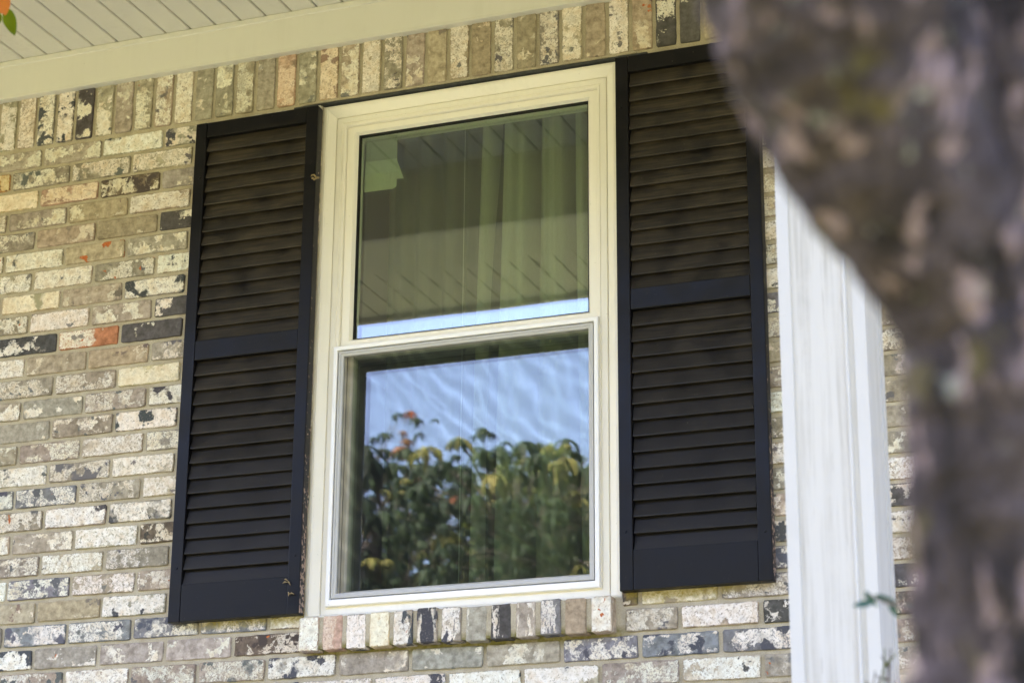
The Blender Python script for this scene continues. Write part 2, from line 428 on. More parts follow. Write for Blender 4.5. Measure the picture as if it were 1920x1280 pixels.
# mortar slab with the window opening, recessed behind the brick faces
def slab(x0, x1, z0, z1): 
    return [(x0, .005, z0), (x1, .005, z0), (x1, .005, z1), (x0, .005, z1), (x0, .10, z0), (x1, .10, z0), (x1, .10, z1), (x0, .10, z1)], \
           [(0, 1, 2, 3), (5, 4, 7, 6), (0, 4, 5, 1), (3, 2, 6, 7), (0, 3, 7, 4), (1, 5, 6, 2)]
def grid_slab():
    xs = [-5.5, X0 - .004, X1 + .004, 7.5]; zs = [-2.75, Z0 - .006, Z1 + .008, .36]
    V, F_ = [], []
    for y in (.006, .10):
        for z in zs:
            for x in xs: V.append((x, y, z))
    for l in (0, 16):
        for j in range(3):
            for i in range(3):
                if (i, j) == (1, 1): continue
                a = l + j * 4 + i; F_.append((a, a + 1, a + 5, a + 4))
    a, b, c, d = 5, 6, 10, 9
    for p, q in ((a, b), (b, c), (c, d), (d, a)): F_.append((p, q, q + 16, p + 16))
    for p, q in ((0, 3), (3, 15), (15, 12), (12, 0)): F_.append((p, q, q + 16, p + 16))
    return mesh('mortar', V, F_)
wpart('mortar', grid_slab(), MORTAR)

_bm = {}
def brick_mesh(wd, ht, var):
    key = (round(wd, 3), round(ht, 3), var)
    if key in _bm: return _bm[key]
    r = random.Random(hash(key) & 0xffff)
    def side(a, b, n): return [(a[0] + (b[0] - a[0]) * i / n, a[1] + (b[1] - a[1]) * i / n) for i in range(n)]
    x, z, c = wd / 2, ht / 2, .0035
    nx, nz = max(2, int(wd / .020)), max(2, int(ht / .020))
    pts = side((-x + c, -z), (x - c, -z), nx) + side((x - c, -z), (x, -z + c), 1) + side((x, -z + c), (x, z - c), nz) + side((x, z - c), (x - c, z), 1) \
        + side((x - c, z), (-x + c, z), nx) + side((-x + c, z), (-x, z - c), 1) + side((-x, z - c), (-x, -z + c), nz) + side((-x, -z + c), (-x + c, -z), 1)
    pts = [(p[0] + r.uniform(-.0011, .0011), p[1] + r.uniform(-.0011, .0011)) for p in pts]
    n = len(pts); V = []
    tilt = r.uniform(-.01, .01); tz = r.uniform(-.02, .02)
    for ins, y in ((.0028, 0.0), (.0006, .0016), (0, .05)):
        for p in pts:
            V.append((p[0] * (1 - ins / x), y + (p[0] * tilt + p[1] * tz if y < .04 else 0), p[1] * (1 - ins / z)))
    F_ = [tuple(range(n))]
    for l in (0, 1):
        for i in range(n):
            j = (i + 1) % n
            F_.append((l * n + i, l * n + j, (l + 1) * n + j, (l + 1) * n + i))
    me = mesh('brick', V, F_); me.materials.append(BRICK)
    _bm[key] = me
    return me

WHITE, CREAM = (.85, .80, .73), (.84, .76, .61)
#        under            coat             blob             t1   t2   t3   rust scale
TY = {
 'W': ((.40, .35, .27), WHITE,            (.17, .16, .15), .39, .66, .575, .77, 19),
 'r': ((.46, .38, .30), WHITE,            (.25, .10, .06), .33, .68, .60, .665, 17),
 'w': ((.40, .36, .29), (.84, .81, .74),  (.075, .078, .082), .36, .64, .59, .79, 18),
 'S': ((.31, .275, .225), (.76, .72, .63), (.13, .13, .13), .485, .63, .56, .76, 22),
 'G': ((.36, .335, .285), (.78, .74, .65), (.15, .15, .15), .60, .69, .63, .78, 18),
 'g': ((.345, .315, .26), (.80, .76, .66), (.12, .12, .12), .525, .68, .61, .78, 19),
 'T': ((.375, .32, .24), (.72, .66, .53), (.19, .15, .12), .62, .66, .64, .75, 18),
 'K': ((.085, .083, .085), (.80, .76, .68), (.15, .14, .13), .545, .70, .63, .79, 19),
 'k': ((.090, .088, .090), (.76, .72, .64), (.17, .16, .15), .61, .70, .65, .79, 19),
 'M': ((.33, .30, .25), (.83, .79, .71), (.075, .077, .082), .385, .555, .60, .79, 17),
 'B': ((.21, .215, .23), (.80, .77, .70), (.095, .10, .115), .475, .60, .57, .78, 21),
 'Y': ((.50, .42, .27), CREAM,            (.36, .32, .22), .37, .64, .61, .77, 17),
 'P': ((.46, .33, .25), (.78, .65, .54),  (.30, .21, .15), .42, .64, .575, .73, 18),
 'O': ((.44, .25, .10), (.72, .58, .38),  (.16, .09, .05), .50, .60, .59, .69, 19),
 'D': ((.15, .115, .09), (.72, .66, .55), (.075, .065, .055), .515, .57, .585, .75, 20),
 't': ((.375, .32, .24), (.72, .66, .53), (.19, .15, .12), .64, .68, .64, .60, 15),
 'R': ((.40, .17, .10), (.82, .75, .66),  (.30, .28, .24), .435, .64, .59, .73, 14),
}
RANDOM = 'WWWWWSSSSSSSggGTTMMMBBwwwKPYD'
def brick_props(t, r, streak=0.0):
    a, b, c, t1, t2, t3, ru, scl = TY[t]
    j = lambda v, k: tuple(min(.85, x * f) for x, f in zip(v, [(1 + r.uniform(-k, k)) * 1.0] * 3))
    jw = lambda v, k: tuple(min(.85, x * (1 + r.uniform(-k * .4, k * .4))) for x in j(v, k))
    return dict(col_a=jw(a, .12), col_b=jw(b, .06), col_c=jw(c, .18),
                thr=(t1 + r.uniform(-.035, .035), t2 + r.uniform(-.03, .03), t3 + r.uniform(-.02, .02)),
                par=(ru + r.uniform(-.05, .03), scl * r.uniform(.8, 1.25), streak), seed=r.uniform(0, 10))
mass = []
def put_brick(name, cx, cy, cz, wd, ht, t, r, rot=None, single=True, streak=0.0, sc_=1.0):
    pr = brick_props(t, r, streak); pr['par'] = (pr['par'][0], pr['par'][1] * sc_, pr['par'][2])
    me = brick_mesh(wd, ht, r.randrange(4))
    e = Euler((r.uniform(-.004, .004), r.uniform(-.006, .006), r.uniform(-.006, .006)))
    if rot: e = Euler((e.x + rot[0], e.y + rot[1], e.z + rot[2]))
    loc = Vector((cx, cy + r.uniform(-.0015, .0012), cz))
    if single:
        o = wpart(name, me, None, loc=loc, rot=e)
        pr['half'] = (wd / 2, ht / 2, r.choice((0, 0, 1, -1)) * r.uniform(.04, .13))
        for k, v in pr.items(): o[k] = v
        return o
    mass.append((me, Matrix.Translation(loc) @ e.to_matrix().to_4x4(), pr))

# what each brick of the photograph looks like: course -> {right end in brick lengths: type}
ROWS = {0: {-1: 'g', 0: 'g', 1: 'w', 2: 'M'}, 1: {-1.5: 'O', -.5: 'S', .5: 'S', 1.5: 'W'}, 2: {-1: 'Y', 0: 'P', 1: 'D', 2: 'G'},
        3: {-1.5: 'S', -.5: 'g', .5: 'T', 1.5: 'W', 2.5: 'W'}, 4: {-1: 'S', 0: 'T', 1: 'T', 2: 'K'}, 5: {-1.5: 'W', -.5: 'w', .5: 't', 1.5: 'g', 2.5: 'T'},
        6: {-1: 'W', 0: 'W', 1: 'S', 2: 'w'}, 7: {-.5: 'Y', .5: 'T', 1.5: 'M', 2.5: 'O'}, 8: {-1: 'S', 0: 'W', 1: 'g', 2: 'K'},
        9: {-.5: 'K', .5: 'R', 1.5: 'k', 2.5: 'k'}, 10: {-1: 'W', 0: 'T', 1: 'T', 2: 'S'}, 11: {-.5: 'S', .5: 'S', 1.5: 'Y', 2.5: 'W'},
        12: {-1: 'W', 0: 'G', 1: 'S', 2: 'M'}, 13: {-.5: 'G', .5: 'S', 1.5: 'M'}, 14: {-1: 'S', 0: 'S', 1: 'W', 2: 'S'},
        15: {-.5: 'w', .5: 'S', 1.5: 'W'}, 16: {-1: 'B', 0: 'B', 1: 'S', 2: 'W'}, 17: {-.5: 'S', .5: 'M', 1.5: 'M'},
        18: {-1: 'W', 0: 'g', 1: 'W', 2: 'D'}, 19: {-.5: 'S', .5: 'W', 1.5: 'S'}, 20: {-1: 'w', 0: 'B', 1: 'W', 2: 'S'},
        21: {-.5: 'T', .5: 'T', 1.5: 'w'}, 22: {0: 'B', 1: 'B', 2: 'B', 3: 'B', 8: 'D', 9: 'Y', 10: 'S'},
        23: {-.5: 'M', .5: 'G', 1.5: 'G', 2.5: 'G', 3.5: 'D', 8.5: 'S', 9.5: 'W', 10.5: 'K'},
        24: {0: 'S', 1: 'W', 2: 'S', 3: 'S', 4: 'M', 5: 'g', 6: 'G', 7: 'g', 8: 'B', 9: 'B', 10: 'B'},
        25: {-.5: 'W', .5: 'W', 1.5: 'S', 2.5: 'B', 4.5: 'W', 5.5: 'M', 6.5: 'w', 7.5: 'w', 8.5: 'S', 9.5: 'w', 10.5: 'S'}}
SHUT = ((.3342, .7190), (1.5911, 1.9764))
def in_view(xa, xb, za, zb):
    ps = [px(x, 0, z) for x in (xa, xb) for z in (za, zb)]
    u0, u1 = min(p[0] for p in ps), max(p[0] for p in ps); v0, v1 = min(p[1] for p in ps), max(p[1] for p in ps)
    if u1 < -6 or u0 > 1765 or v1 < -6 or v0 > 1286: return False
    if u0 > 1500 and u1 < 1650: return False                      # behind the column
    for a, b in SHUT:
        if xa > a - .004 and xb < b + .004 and za > -1.41 and zb < .045: return False
    return True
JT = .0095
for n in range(-1, 36):
    zb, zt = -n * H, -n * H + H - .010
    if n < 0: continue
    par = .5 if n % 2 else 0.0
    k = -26 + par
    while k * L < 7.6:
        xa, xb = (k - 1) * L + JT, k * L
        row_open = Z0 - .012 < (zb + zt) / 2 < Z1
        t = ROWS.get(n, {}).get(k)
        segs = [(xa, xb)]
        if row_open:                        # cut at the window jambs
            segs = []
            if xa < X0 - .015: segs.append((xa, min(xb, X0 - .0035)))
            if xb > X1 + .02: segs.append((max(xa, X1 + .006), xb))
        elif -1.50 < (zb + zt) / 2 < Z0:    # beside the sill bricks
            segs = []
            if xa < .715: segs.append((xa, min(xb, .713)))
            if xb > 1.60: segs.append((max(xa, 1.594), xb))
        for a, b in segs:
            if b - a < .022: continue
            vis = in_view(a, b, zb, zt)
            r = random.Random(int(n * 1000 + k * 10) + 5)
            put_brick('brick', (a + b) / 2, 0, (zb + zt) / 2, b - a + r.uniform(-.002, .001), zt - zb + r.uniform(-.0015, .001), t or r.choice(RANDOM), r, single=vis)
        k += 1
# soldier course under the frieze
SOLD = 'WWMMKgGSWWGgSGPGPWWSgTWTSTSWTWTKkTWGMW'
i = 0
for q in range(-75, 110):
    x = -.296 + q * .0662
    if x + .033 > 7.5 or x < -5.5: continue
    a, b = x + .005, x + .0612
    vis = in_view(a, b, .068, .225)
    r = random.Random(9000 + q)
    t = SOLD[q + 1] if -1 <= q < len(SOLD) - 1 else r.choice(RANDOM)
    put_brick('soldier_brick', (a + b) / 2, 0, .068 + .097, .194, .0555, t, r, rot=(0, -math.pi / 2, 0), single=vis)
# projecting rowlock sill
SILL = 'rPMYwMMGKgBTr'
SM = .0661
for q, t in enumerate(SILL):
    r = random.Random(400 + q)
    xa = .7205 + q * SM
    put_brick('sill_brick', xa + .028, -.030 + r.uniform(-.003, .003), -1.4535 + r.uniform(-.002, .002), .0555 + r.uniform(-.003, .001), .0885, t, r, streak=.80, sc_=1.25)
    if q < 12:
        sj = box_me('sill_joint', xa + .052, xa + .072, -.0265, .05, -1.494, -1.412); wpart('sill_joint', sj, MORTAR)
# bricks outside the view, joined
bmass = bmesh.new(); attrs = []
V, F_ = [], []
for me, mt, pr in mass:
    o = len(V); V += [mt @ v.co for v in me.vertices]
    for p in me.polygons: F_.append(tuple(i + o for i in p.vertices)); attrs.append(pr)
me = bpy.data.meshes.new('brick_mass'); me.from_pydata(V, [], F_)
for nm in ('col_a', 'col_b', 'col_c', 'thr', 'par'):
    at = me.attributes.new(nm, 'FLOAT_VECTOR', 'FACE'); at.data.foreach_set('vector', [c for pr in attrs for c in pr[nm]])
at = me.attributes.new('seed', 'FLOAT', 'FACE'); at.data.foreach_set('value', [pr['seed'] for pr in attrs])
bm_ = wpart('brick_courses', me, BRICK_MASS); bm_['kind'] = 'stuff'
# steel lintel and mortar bed over the opening
wpart('lintel', box_me('lintel', X0 - .09, X1 + .09, .0005, .09, Z1 + .002, Z1 + .0075, .001), LINTEL)
V, F_ = [], []
r = random.Random(3); n = 70
for i in range(n + 1):
    x = X0 - .06 + (X1 - X0 + .12) * i / n
    V += [(x, .001 + r.uniform(-.0008, .001), Z1 + .0085 + r.uniform(-.0008, .0012)), (x, .003, Z1 + .0165 + r.uniform(-.001, .001)), (x, .02, Z1 + .009)]
    if i: 
        a = 3 * (i - 1); F_ += [(a, a + 3, a + 4, a + 1), (a, a + 2, a + 5, a + 3)]
wpart('lintel_mortar', mesh('lintel_mortar', V, F_), MORTAR)

# ------------------------------------------------------------------ window
win = empty('window', (1.146, .03, Z0))
tag(win, 'cream vinyl double hung window with half screen between two dark shutters', 'window')
WN = Matrix.Translation((-1.146, -.03, -Z0))
def npart(name, me, mat, parent=None):
    o = link(name, me, mat, parent or win)
    if parent is None: o.matrix_parent_inverse = WN
    return o
c_b = (1, 1, 1, .16)
npart('casing', ring_me('casing', X0, X1, Z0, Z1, [(0, .085), (0, .016), (.002, .0125), (.009, .012), (.010, .0135), (.013, .0145), (.032, .0285), (.0335, .034), (.034, .085)], c_b), VINYL)
npart('frame', ring_me('frame', X0 + .0343, X1 - .0343, Z0 + .0056, Z1 - .0343,
      [(0, .085), (0, .031), (.002, .029), (.016, .029), (.017, .0315), (.0195, .0315), (.0205, .029), (.0265, .029), (.028, .032), (.028, .085)]), VINYL)
MEET = -.668
# upper sash
us = (X0 + .0628, X1 - .0628, MEET, Z1 - .0628)
npart('upper_sash', ring_me('upper_sash', *us, [(0, .085), (0, .0405), (.0015, .039), (.0235, .039), (.026, .043), (.030, .050), (.0315, .066), (.0315, .085)], (1, 1, .75, 1)), VINYL)
ub = npart('glazing_bead', ring_me('glazing_bead', us[0] + .030, us[1] - .030, us[2] + .030, us[3] - .0225, [(0, .052), (0, .0515), (.003, .0515), (.003, .066)]), GASKET)
def pane(name, x0, x1, z0, z1, y):
    return npart(name, mesh(name, [(x0, y, z0), (x1, y, z0), (x1, y, z1), (x0, y, z1)], [(0, 1, 2, 3)]), GLASS)
for y in (.062, .077): pane('upper_pane', us[0] + .02, us[1] - .02, us[2] + .02, us[3] - .015, y)
npart('sash_stop', ring_me('sash_stop', us[0] + .016, us[1] - .016, us[2] + .0325, us[3] - .025, [(0, .0865), (.0015, .087), (.0015, .106), (-.03, .107), (-.03, .0865)], closed=True), VINYL)
# lower sash, set further in
ls = (X0 + .0628, X1 - .0628, Z0 + .045, MEET + .012)
npart('lower_sash', ring_me('lower_sash', *ls, [(0, .125), (0, .087), (.010, .0865), (.013, .091), (.013, .125)], (1, 1, 1.2, 2.6), closed=True), VINYL)
for y in (.098, .113): pane('lower_pane', ls[0] + .005, ls[1] - .005, ls[2] + .02, ls[3] - .01, y)
# half screen
s0, s1, t0, t1 = X0 + .053, X1 - .058, Z0 + .027, MEET + .004
npart('screen_track', ring_me('screen_track', s0, s1, t0, t1, [(0, .040), (0, .0185), (.0012, .0170), (.0105, .0165), (.0118, .018), (.0118, .040)], (1, 1, 1, 1.45)), VINYL_W)
npart('track_gap', ring_me('track_gap', s0 + .0116, s1 - .0116, t0 + .0170, t1 - .0116, [(0, .030), (.004, .030)]), GASKET)
scf = npart('screen_frame', ring_me('screen_frame', s0 + .0148, s1 - .0148, t0 + .0202, t1 - .0148,
      [(0, .034), (0, .0205), (.001, .0195), (.0055, .0195), (.0065, .0215), (.012, .0225), (.0135, .024), (.0135, .034), (0, .0345)], closed=True), ALU)
sm = mesh('screen_mesh', [(s0 + .02, .029, t0 + .026), (s1 - .02, .029, t0 + .026), (s1 - .02, .029, t1 - .02), (s0 + .02, .029, t1 - .02)], [(0, 1, 2, 3)])
npart('screen_mesh', sm, SCREEN)
# sloped sill nose and caulk
def caulk(a, b, out, amp, seed, steps):
    r = random.Random(seed); V, F_ = [], []
    a, b, out = Vector(a), Vector(b), Vector(out)
    e = 0
    for i in range(steps + 1):
        p = a.lerp(b, i / steps)
        e = .6 * e + r.uniform(-amp, amp)
        V += [p - out * .002 + Vector((0, .004, 0)), p + out * .002 + Vector((0, -.001, 0)), p + out * (.0065 + e) + Vector((0, .004, 0))]
        if i:
            q = 3 * (i - 1); F_ += [(q, q + 1, q + 4, q + 3), (q + 1, q + 2, q + 5, q + 4)]
    return mesh('caulk_bead', V, F_, True)
npart('caulk_bead', caulk((X0 + .001, .0135, Z0), (X0 + .001, .0135, Z1), (-1, 0, 0), .0022, 2, 90), CAULK)
npart('caulk_bead', caulk((X1 - .001, .0105, Z0), (X1 - .001, .0105, Z1), (1, 0, 0), .002, 4, 90), CAULK)
npart('caulk_bead', caulk((X0 - .002, .008, Z0 + .001), (X1 + .002, .008, Z0 + .001), (0, 0, -1), .002, 5, 60), CAULK)

# curtains
def curtain(name, x0, x1, y, z0, z1, fold, mat, label, flare=0.0):
    V, F_ = [], []
    nx, nz = 160, 26
    for j in range(nz + 1):
        tz = j / nz; z = z0 + (z1 - z0) * tz
        for i in range(nx + 1):
            t = i / nx
            x = x0 + (x1 - x0) * t
            x += flare * (1 - tz) * (t - .5) * .2 + .006 * math.sin(tz * 5 + t * 9) * (1 - tz)
            V.append((x, y + fold(t, tz), z))
    for j in range(nz):
        for i in range(nx):
            a = j * (nx + 1) + i; F_.append((a, a + 1, a + nx + 2, a + nx + 1))
    o = link(name, mesh(name, V, F_, True), mat)
    tag(o, label, 'curtain')
    return o
def f_sheer(t, z): return .017 * math.sin(t * 34 + .6 * math.sin(t * 9)) + .005 * math.sin(t * 61 + 1) + .004 * math.sin(t * 13 + 2)
def f_drape(t, z):
    u = t * 4.6 + .25 * math.sin(t * 7) + .35 * (1 - z) * (t - .3)
    s_ = math.sin(u * math.pi * 1.0)
    return .105 * (1 - abs(s_) ** .5) + .006 * math.sin(t * 47) + .004 * math.sin(t * 83)
curtain('sheer_curtain', .835, 1.20, .205, -1.9, .22, f_sheer, SHEER, 'thin sheer curtain with narrow pleats behind the left part of the window glass')
curtain('drape', 1.12, 1.50, .165, -1.9, .22, f_drape, DRAPE, 'heavier pale drape with deep folds behind the right part of the window glass', .6)
cord = link('curtain_cord', box_me('curtain_cord', -.0011, .0011, -.0011, .0011, -1.0, 1.0, .0004), SHEET2, loc=(1.083, .165, -.80))
tag(cord, 'thin pale vertical cord hanging in front of the sheer curtain', 'cord')
# paper sheets stuck inside the upper pane
lab = empty('paper_label', (.87, .08, -.16)); tag(lab, 'blank paper label sheets stuck inside the top corner of the upper pane', 'label')
LI = Matrix.Translation((-.87, -.08, .16))
def sheet(name, pts, y, mat=PAPER):
    n = len(pts); V = [(p[0], y, p[1]) for p in pts] + [(p[0], y + .0008, p[1]) for p in pts]
    F_ = [tuple(range(n)), tuple(range(2 * n - 1, n - 1, -1))] + [(i, (i + 1) % n, n + (i + 1) % n, n + i) for i in range(n)]
    o = link(name, mesh(name, V, F_), mat, lab); o.matrix_parent_inverse = LI
def on_glass(u, v, y):
    d = ray(u, v, 1) - CAM; t = (y - CAM.y) / d.y; p = CAM + d * t; return (p.x, p.z)
sheet('upper_sheet', [on_glass(u, v, .0795) for u, v in ((686, 240), (745, 232), (744.5, 297), (685.5, 304))], .0795, SHEET2)
sheet('lower_sheet', [on_glass(u, v, .0810) for u, v in ((685.5, 300), (744.5, 294), (744, 330), (743, 349), (736, 354), (682.5, 361))], .0812)
sheet('folded_flap', [on_glass(u, v, .0825) for u, v in ((743, 297), (757, 334.5), (742, 335))], .0828)

# ------------------------------------------------------------------ shutters
def make_shutter(x0, x1, label):
    z0, z1 = -1.4005, .0372
    r = random.Random(int(x0 * 100))
    sh = empty('shutter', ((x0 + x1) / 2, -.035, z0))
    tag(sh, label, 'shutter', 'shutters beside the window')
    si = Matrix.Translation((-(x0 + x1) / 2, .035, -z0))
    def sp(name, me, mat):
        o = link(name, me, mat, sh); o.matrix_parent_inverse = si; return o
    y0, y1 = -.035, -.004
    sw = .035
    for a in (x0, x1 - sw):
        o = sp('stile', box_me('stile', a, a + sw, y0, y1, z0, z1, .0022, 2), PAINT)
    # weathered outer faces of the stiles
    for a, b in ((x0 - .0006, x0 + .0004), (x1 - .0004, x1 + .0006)):
        sp('worn_edge', box_me('worn_edge', a, b, y0 + .004, y1 - .001, z0 + .004, z1 - .004), SIDEP)
    xi, xj = x0 + sw + .0006, x1 - sw - .0006
    rails = ((z1 - .0452, z1), (-.675, -.618), (z0, -1.2985))
    for a, b in rails: sp('rail', box_me('rail', xi, xj, y0 + .0012, y1, a + .0004, b - .0004, .002, 2), PAINT)
    sp('backing', box_me('backing', xi, xj, -.006, -.003, z0 + .02, z1 - .02), PAINT)
    for a in (x0 + sw / 2, x1 - sw / 2):
        for zz in (z0 + .14, z1 - .16):
            bm = bmesh.new(); bmesh.ops.create_cone(bm, cap_ends=True, segments=12, radius1=.0036, radius2=.0028, depth=.002, matrix=Matrix.Translation((a + r.uniform(-.004, .004), y0 - .0008, zz + r.uniform(-.02, .02))) @ Matrix.Rotation(R(90), 4, 'X'))
            me_ = bpy.data.meshes.new('screw'); bm.to_mesh(me_); bm.free(); sp('screw', me_, PAINT)
    # one slat section, shared
    def slat_me():
        prof = []
        wdt, th = .0500, .0060
        for i in range(7):
            an = math.pi * i / 6; prof.append((-wdt / 2 - th / 2 * math.sin(an) * .9, th / 2 * math.cos(an)))
        prof += [(wdt / 2, -th / 2), (wdt / 2, th / 2)]
        prof = [(p[0], p[1]) for p in prof]
        V, F_ = [], []
        ln = xj - xi - .002; tl = R(71)
        for x in (-ln / 2, -ln / 6, ln / 6, ln / 2):
            for u, v in prof:      # u runs down-outwards
                V.append((x, u * math.cos(tl) + -v * math.sin(tl), u * math.sin(tl) + v * math.cos(tl)))
        n = len(prof)
        for k in range(3):
            for i in range(n):
                j = (i + 1) % n; F_.append((k * n + i, k * n + j, (k + 1) * n + j, (k + 1) * n + i))
        F_ += [tuple(range(n)), tuple(3 * n + i for i in range(n))]
        return mesh('slat', V, F_)
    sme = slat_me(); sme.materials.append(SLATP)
    for a, b in ((rails[1][1], rails[0][0]), (rails[2][1], rails[1][0])):
        p = (b - a) / 15
        for i in range(15):
            o = link('slat', sme, None, sh); o.matrix_parent_inverse = si
            o.location = ((xi + xj) / 2 + r.uniform(-.0008, .0008), -.0195 + r.uniform(-.0008, .0008), a + p * (i + .56) + r.uniform(-.0008, .0008))
            o.rotation_euler = (r.uniform(-.03, .03), r.uniform(-.0022, .0022), 0)
    return sh
make_shutter(.3342, .7185, 'dark louvred wood shutter on the brick at the left of the window')
make_shutter(1.5911, 1.9764, 'dark louvred wood shutter between the window and the white column')

# dry leaf scraps caught on the shutter edge
def scrap(pts, label):
    parts = []
    rr_ = random.Random(len(pts) * 7)
    for p in pts:
        c = Vector(p)
        for _ in range(3):
            d = Vector((rr_.uniform(-1, 1), rr_.uniform(-.6, .2), rr_.uniform(-1.4, .6))).normalized() * rr_.uniform(.008, .016)
            q = c + Vector((rr_.uniform(-.003, .003), 0, rr_.uniform(-.003, .003)))
            parts.append(tube([q, q + d * .5 + Vector((0, -.003, .002)), q + d], [.0006, .0022, .0004], 5, .3, 200, 1, 3))
    v, f = join(parts)
    tag(link('leaf_scrap', mesh('leaf_scrap', v, f), BRANCHW_L), label, 'debris')
scrap([(.7195, -.037, -.178), (.722, -.033, -.186), (.7165, -.038, -.190)], 'curled dry leaf scrap caught on the upper edge of the left shutter')
scrap([(.688, -.037, -1.315), (.692, -.037, -1.345)], 'thin dry plant scrap stuck on the bottom rail of the left shutter')
# ------------------------------------------------------------------ porch roof: soffit boards, frieze, beam
pr_ = empty('porch_ceiling', (1, -.9, .352)); tag(pr_, 'cream vinyl porch ceiling of narrow boards with trim board along the brick', 'ceiling')
PI_ = Matrix.Translation((-1, .9, -.352))
def ppart(name, me, mat, **kw):
    o = link(name, me, mat, pr_, **kw); o.matrix_parent_inverse = PI_; return o
SW = .0813
def board(y0, y1, z):
    x0, x1 = .0015, SW - .0015
    V, F_ = [], []
    pf = [(0.002, .013), (0.002, .006), (.0052, .0), (SW - .0052, 0), (SW - .0025, .004), (SW - .0025, .013)]
    for y in (y0, y1):
        for x, h in pf: V.append((x, y, z + h))
    n = len(pf)
    for i in range(n - 1): F_.append((i, i + 1, n + i + 1, n + i))
    return mesh('soffit_board', V, F_)
b_in, b_out = board(-1.03, .006, .352), board(-1.765, -1.33, .125)
for m_ in (b_in, b_out): m_.materials.append(SOFFIT)
for q in range(-42, 70):
    x = -.0365 + q * SW
    ppart('soffit_board', b_in, None, loc=(x, 0, 0)); ppart('soffit_board', b_out, None, loc=(x, 0, 0))
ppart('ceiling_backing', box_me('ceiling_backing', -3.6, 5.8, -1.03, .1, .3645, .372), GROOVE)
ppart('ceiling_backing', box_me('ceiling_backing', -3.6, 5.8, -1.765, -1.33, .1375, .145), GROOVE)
# frieze board on the brick with small lip at its top and bottom
V, F_ = [], []
prof = [(.004, .3515), (-.024, .3515), (-.026, .349), (-.026, .336), (-.0215, .333), (-.0205, .236), (-.0225, .234), (-.0225, .2285), (-.018, .227), (.004, .227)]
for x in (-3.6, 5.8):
    for y, z in prof: V.append((x, y, z))
n = len(prof)
for i in range(n): j = (i + 1) % n; F_.append((i, j, n + j, n + i))
ppart('frieze_board', mesh('frieze_board', V, F_), FRIEZE)
ppart('beam', box_me('beam', -3.6, 5.8, -1.34, -1.02, .113, .36, .004), FRIEZE)
ppart('fascia', box_me('fascia', -3.6, 5.8, -1.795, -1.766, .108, .20, .003), FRIEZE)

# ------------------------------------------------------------------ column
col = empty('porch_column', (2.389, -1.2, -2.36)); tag(col, 'square white porch column with streaked panel and corner trim', 'column')
CI = Matrix.Translation((-2.389, 1.2, 2.36))
def cpart(name, me, mat):
    o = link(name, me, mat, col); o.matrix_parent_inverse = CI
cx0, cx1, cy0, cy1 = 2.309, 2.469, -1.28, -1.12
cpart('shaft', box_me('shaft', cx0 + .004, cx1 - .004, cy0 + .004, cy1 - .004, -2.36, .113), COLW)
for ax in (0, 1):
    for ay in (0, 1):
        x = cx0 if ax == 0 else cx1; y = cy0 if ay == 0 else cy1; sx = 1 if ax == 0 else -1; sy = 1 if ay == 0 else -1
        tw, th = .023, .006
        pts = [(x - sx * .0, y), (x + sx * tw, y), (x + sx * tw, y + sy * th), (x + sx * th, y + sy * th), (x + sx * th, y + sy * tw), (x, y + sy * tw)]
        V = [(p[0], p[1], -2.36) for p in pts] + [(p[0], p[1], .112) for p in pts]
        F_ = [tuple(range(6)), tuple(range(11, 5, -1))] + [(i, (i + 1) % 6, 6 + (i + 1) % 6, 6 + i) for i in range(6)]
        cpart('corner_trim', mesh('corner_trim', V, F_), TRIMW)
# thin bead beside the trim on the street face
cpart('bead', box_me('bead', cx1 - .040, cx1 - .034, cy0 - .001, cy0 + .006, -2.36, .112, .001), TRIMW)
cpart('base_block', box_me('base_block', cx0 - .02, cx1 + .02, cy0 - .02, cy1 + .02, -2.36, -2.20, .004), COLW)

# ------------------------------------------------------------------ foreground tree
def leaf_me(name, ln, wd, droop=.25, fold=.2, n=7, curl=0.0):
    V, F_ = [], []
    for i in range(n + 1):
        t = i / n
        ww = wd / 2 * (math.sin(math.pi * t ** .8) ** .8 if 0 < t < 1 else 0.0)
        z = -droop * ln * t * t; y = t * ln * (1 - .15 * t * droop); xo = curl * ln * t * t
        V += [(xo - ww, y, z + fold * ww), (xo, y, z), (xo + ww, y, z + fold * ww)]
        if i:
            a = 3 * (i - 1); F_ += [(a, a + 1, a + 4, a + 3), (a + 1, a + 2, a + 5, a + 4)]
    return mesh(name, V, F_, True)
ft = empty('foreground_tree', ray(1880, 1280, 1.3) * 1.0)
ft.location = (2.98, -3.69, -3.62)
tag(ft, 'blurred lichen-spotted tree trunk forking in the foreground beside the column', 'tree')
FI = Matrix.Translation(-Vector(ft.location))
def fpart(name, me, mat, parent=None):
    o = link(name, me, mat, parent or ft)
    if parent is None: o.matrix_parent_inverse = FI
    return o
D = 1.24
g = Vector((3.005, -3.66, -3.75))
tp = [g, ray(1885, 1900, D), ray(1884, 1280, D), ray(1880, 960, D), ray(1882, 690, D), ray(1880, 500, D + .02), ray(1910, 200, D + .03), ray(1990, -250, D + .05), ray(2080, -900, D + .1)]
m = D / F_PX
v, f = tube(tp, [80 * 3 * m, 190 * m, 165 * m, 172 * m, 182 * m, 210 * m, 200 * m, 165 * m, 120 * m], 90, .065, 38, 3, 40)
fpart('trunk', mesh('trunk', v, f, True), BARK)
lp = [ray(1885, 800, D + .015), ray(1822, 535, D), ray(1672, 262, D - .01), ray(1572, 20, D - .02), ray(1500, -260, D - .03), ray(1380, -700, D)]
v, f = tube(lp, [120 * m, 168 * m, 208 * m, 236 * m, 210 * m, 170 * m], 90, .065, 38, 8, 40)
fpart('limb', mesh('limb', v, f, True), BARK)
